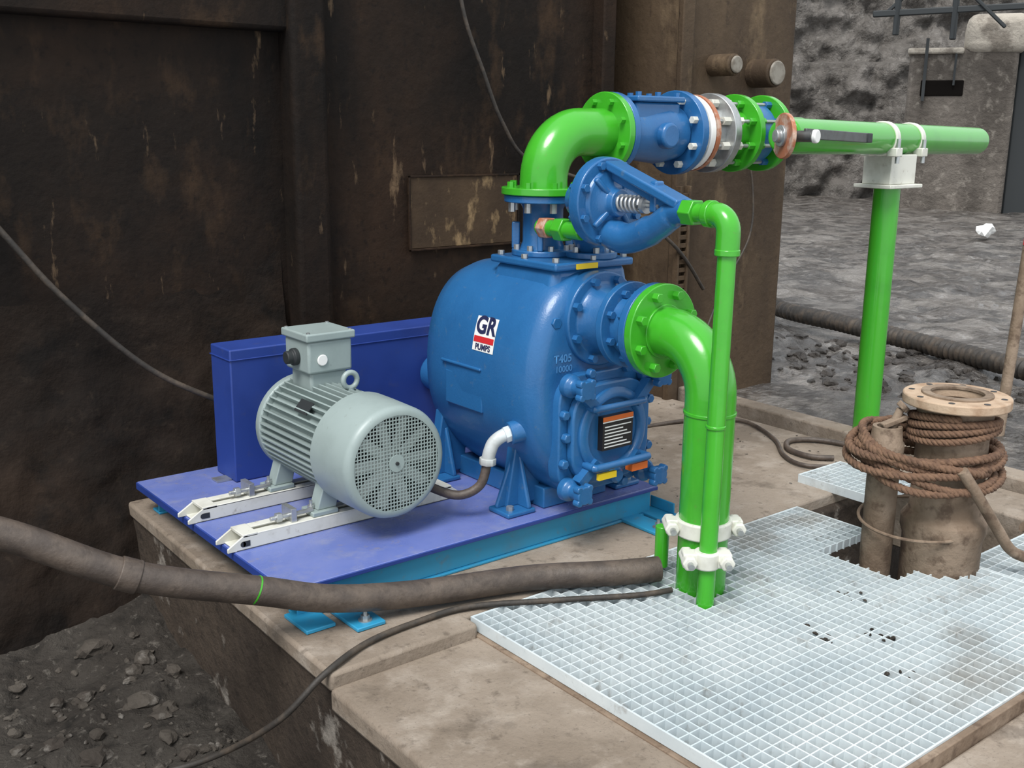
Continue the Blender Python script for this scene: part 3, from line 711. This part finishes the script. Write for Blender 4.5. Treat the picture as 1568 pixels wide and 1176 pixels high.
# ---------------------------------------------------------------- standpipes + rope
g=grp('flanged_standpipe')
bx,by=3.44,1.82
M('pipe',rust,g,bevel=.004,smooth=50).lathe((bx,by,0),(0,0,1),[(-.5,.13),(.10,.135),(.13,.145),(.17,.145),(.2,.122),(.5,.118),(.56,.128),(.585,.128),(.585,.095),(-.5,.095)],44,closed=True).done()
M('flange',flrust,g,bevel=.005).lathe((bx,by,.585),(0,0,1),[(0,.178),(.034,.178),(.034,.092),(0,.092)],48,closed=True).done()
M('bore_ring',rust,g,bevel=.002).lathe((bx,by,.585),(0,0,1),[(.03,.118),(.042,.118),(.042,.088),(.03,.088)],40,closed=True).done()
q=M('bolt_holes',labk,g); q.hexring((bx,by,.585),(0,0,1),.15,8,.033,.0352,.011,n=14); q.done()
g=grp('vent_standpipe')
M('pipe',rust,g,smooth=50).lathe((3.27,1.97,0),(0,0,1),[(-.5,.055),(.36,.055),(.37,.062),(.44,.062),(.45,.055),(.50,.05),(.5,.036),(-.5,.036)],30,closed=True).done()
M('broken_valve_stem',rust,g,bevel=.004).cyl((3.29,1.97,.48),(3.31,1.95,.56),.018,.014,n=10).bar((3.25,1.98,.50),(3.33,1.94,.53),.03,.02).cyl((3.31,1.95,.56),(3.32,1.94,.575),.025,n=8).done()
def rope(q,P,R=.013,tw=.05):
    T,F=ptframes(P); s=0;S=[0]
    for i in range(1,len(P)): s+=(P[i]-P[i-1]).length; S.append(s)
    for k in range(3):
        pts=[P[i]+(F[i][0]*math.cos(2*PI*(S[i]/tw+k/3))+F[i][1]*math.sin(2*PI*(S[i]/tw+k/3)))*R*.5 for i in range(len(P))]
        q.tube(pts,R*.58,7)
g=grp('rope_coil')
q=M('rope_strands',ropem,g,smooth=60)
e1=V(-.745,.667,0).normalized();e2=V(.667,.745,0).normalized();c0=V(3.372,1.88,0)
P=[]
N_=900;turns=8.0
for i in range(N_+1):
    t=2*PI*turns*i/N_; f=i/N_
    a_=.236+.020*math.sin(t*1.37+1)+.014*math.sin(t*.71);b_=.172+.017*math.sin(t*1.13)
    P.append(c0+e1*a_*math.cos(t)+e2*b_*math.sin(t)+V(0,0,.385+.045*math.sin(f*9.3)+.032*math.sin(t+.6)+.02*f+.014*math.sin(2.3*t)))
rope(q,P,.0150,.055)
P=[]
for i in range(401):
    t=2*PI*3.6*i/400;P.append(V(bx,by,0)+V(math.cos(t)*.142,math.sin(t)*.142,.48+.06*i/400+.022*math.sin(t*1.1+2)))
rope(q,P,.0135)
P=catmull([(3.30,1.70,.40),(3.36,1.66,.30),(3.45,1.63,.18),(3.52,1.60,.09),(3.62,1.55,.05),(3.72,1.55,.06),(3.75,1.62,.10),(3.7,1.66,.12)],30)
q.done()
M('hanging_hose_end',rust,g,smooth=60).tube(P,.019,14).done()
q=M('binding_wire',rust,g); q.tube([c0+e1*.205*math.cos(t)+e2*.15*math.sin(t)+V(0,0,.16+.03*math.sin(t)) for t in lin(0,2*PI,60)],.006,8); q.done()

g=grp('marker_pole')
M('pole',rust,g).cyl((5.28,2.55,-.05),(5.38,2.56,.95),.028).done()
M('pole_top',redm,g).cyl((5.38,2.56,.95),(5.40,2.56,1.08),.029).done()
M('pole_tip',labw,g).cyl((5.40,2.56,1.08),(5.43,2.56,1.3),.029).done()
rocks('white_stone',labw,[(15.2,7.9,.1,.14)])

# ---------------------------------------------------------------- light
w=bpy.data.worlds.new('overcast'); sc.world=w; w.use_nodes=True
bg=w.node_tree.nodes['Background']; bg.inputs[0].default_value=(.90,.95,1.0,1); bg.inputs[1].default_value=1.1
sd=bpy.data.lights.new('soft_sun','SUN'); sd.energy=3.3; sd.angle=math.radians(25); sd.color=(1,.98,.95)
so=bpy.data.objects.new('soft_sun',sd); sc.collection.objects.link(so)
so.rotation_euler=V(.62,.34,-1.05).to_track_quat('-Z','Y').to_euler()

# ---------------------------------------------------------------- camera
p=math.atan(393/1630.0);a=0.0107;h=math.radians(51.2)
r0=V(math.sin(h),-math.cos(h),0);fh=V(math.cos(h),math.sin(h),0);Z=V(0,0,1)
fw=fh*math.cos(p)-Z*math.sin(p);u0=fh*math.sin(p)+Z*math.cos(p)
Rr=r0*math.cos(a)+u0*math.sin(a);Uu=-r0*math.sin(a)+u0*math.cos(a)
cd=bpy.data.cameras.new('camera');cd.sensor_width=36;cd.lens=1630/1568*36;cd.clip_start=.02;cd.clip_end=200
co=bpy.data.objects.new('camera',cd);sc.collection.objects.link(co)
m3=Matrix((Rr,Uu,-fw)).transposed();co.matrix_world=Matrix.Translation((0,0,1.5))@m3.to_4x4()
sc.camera=co
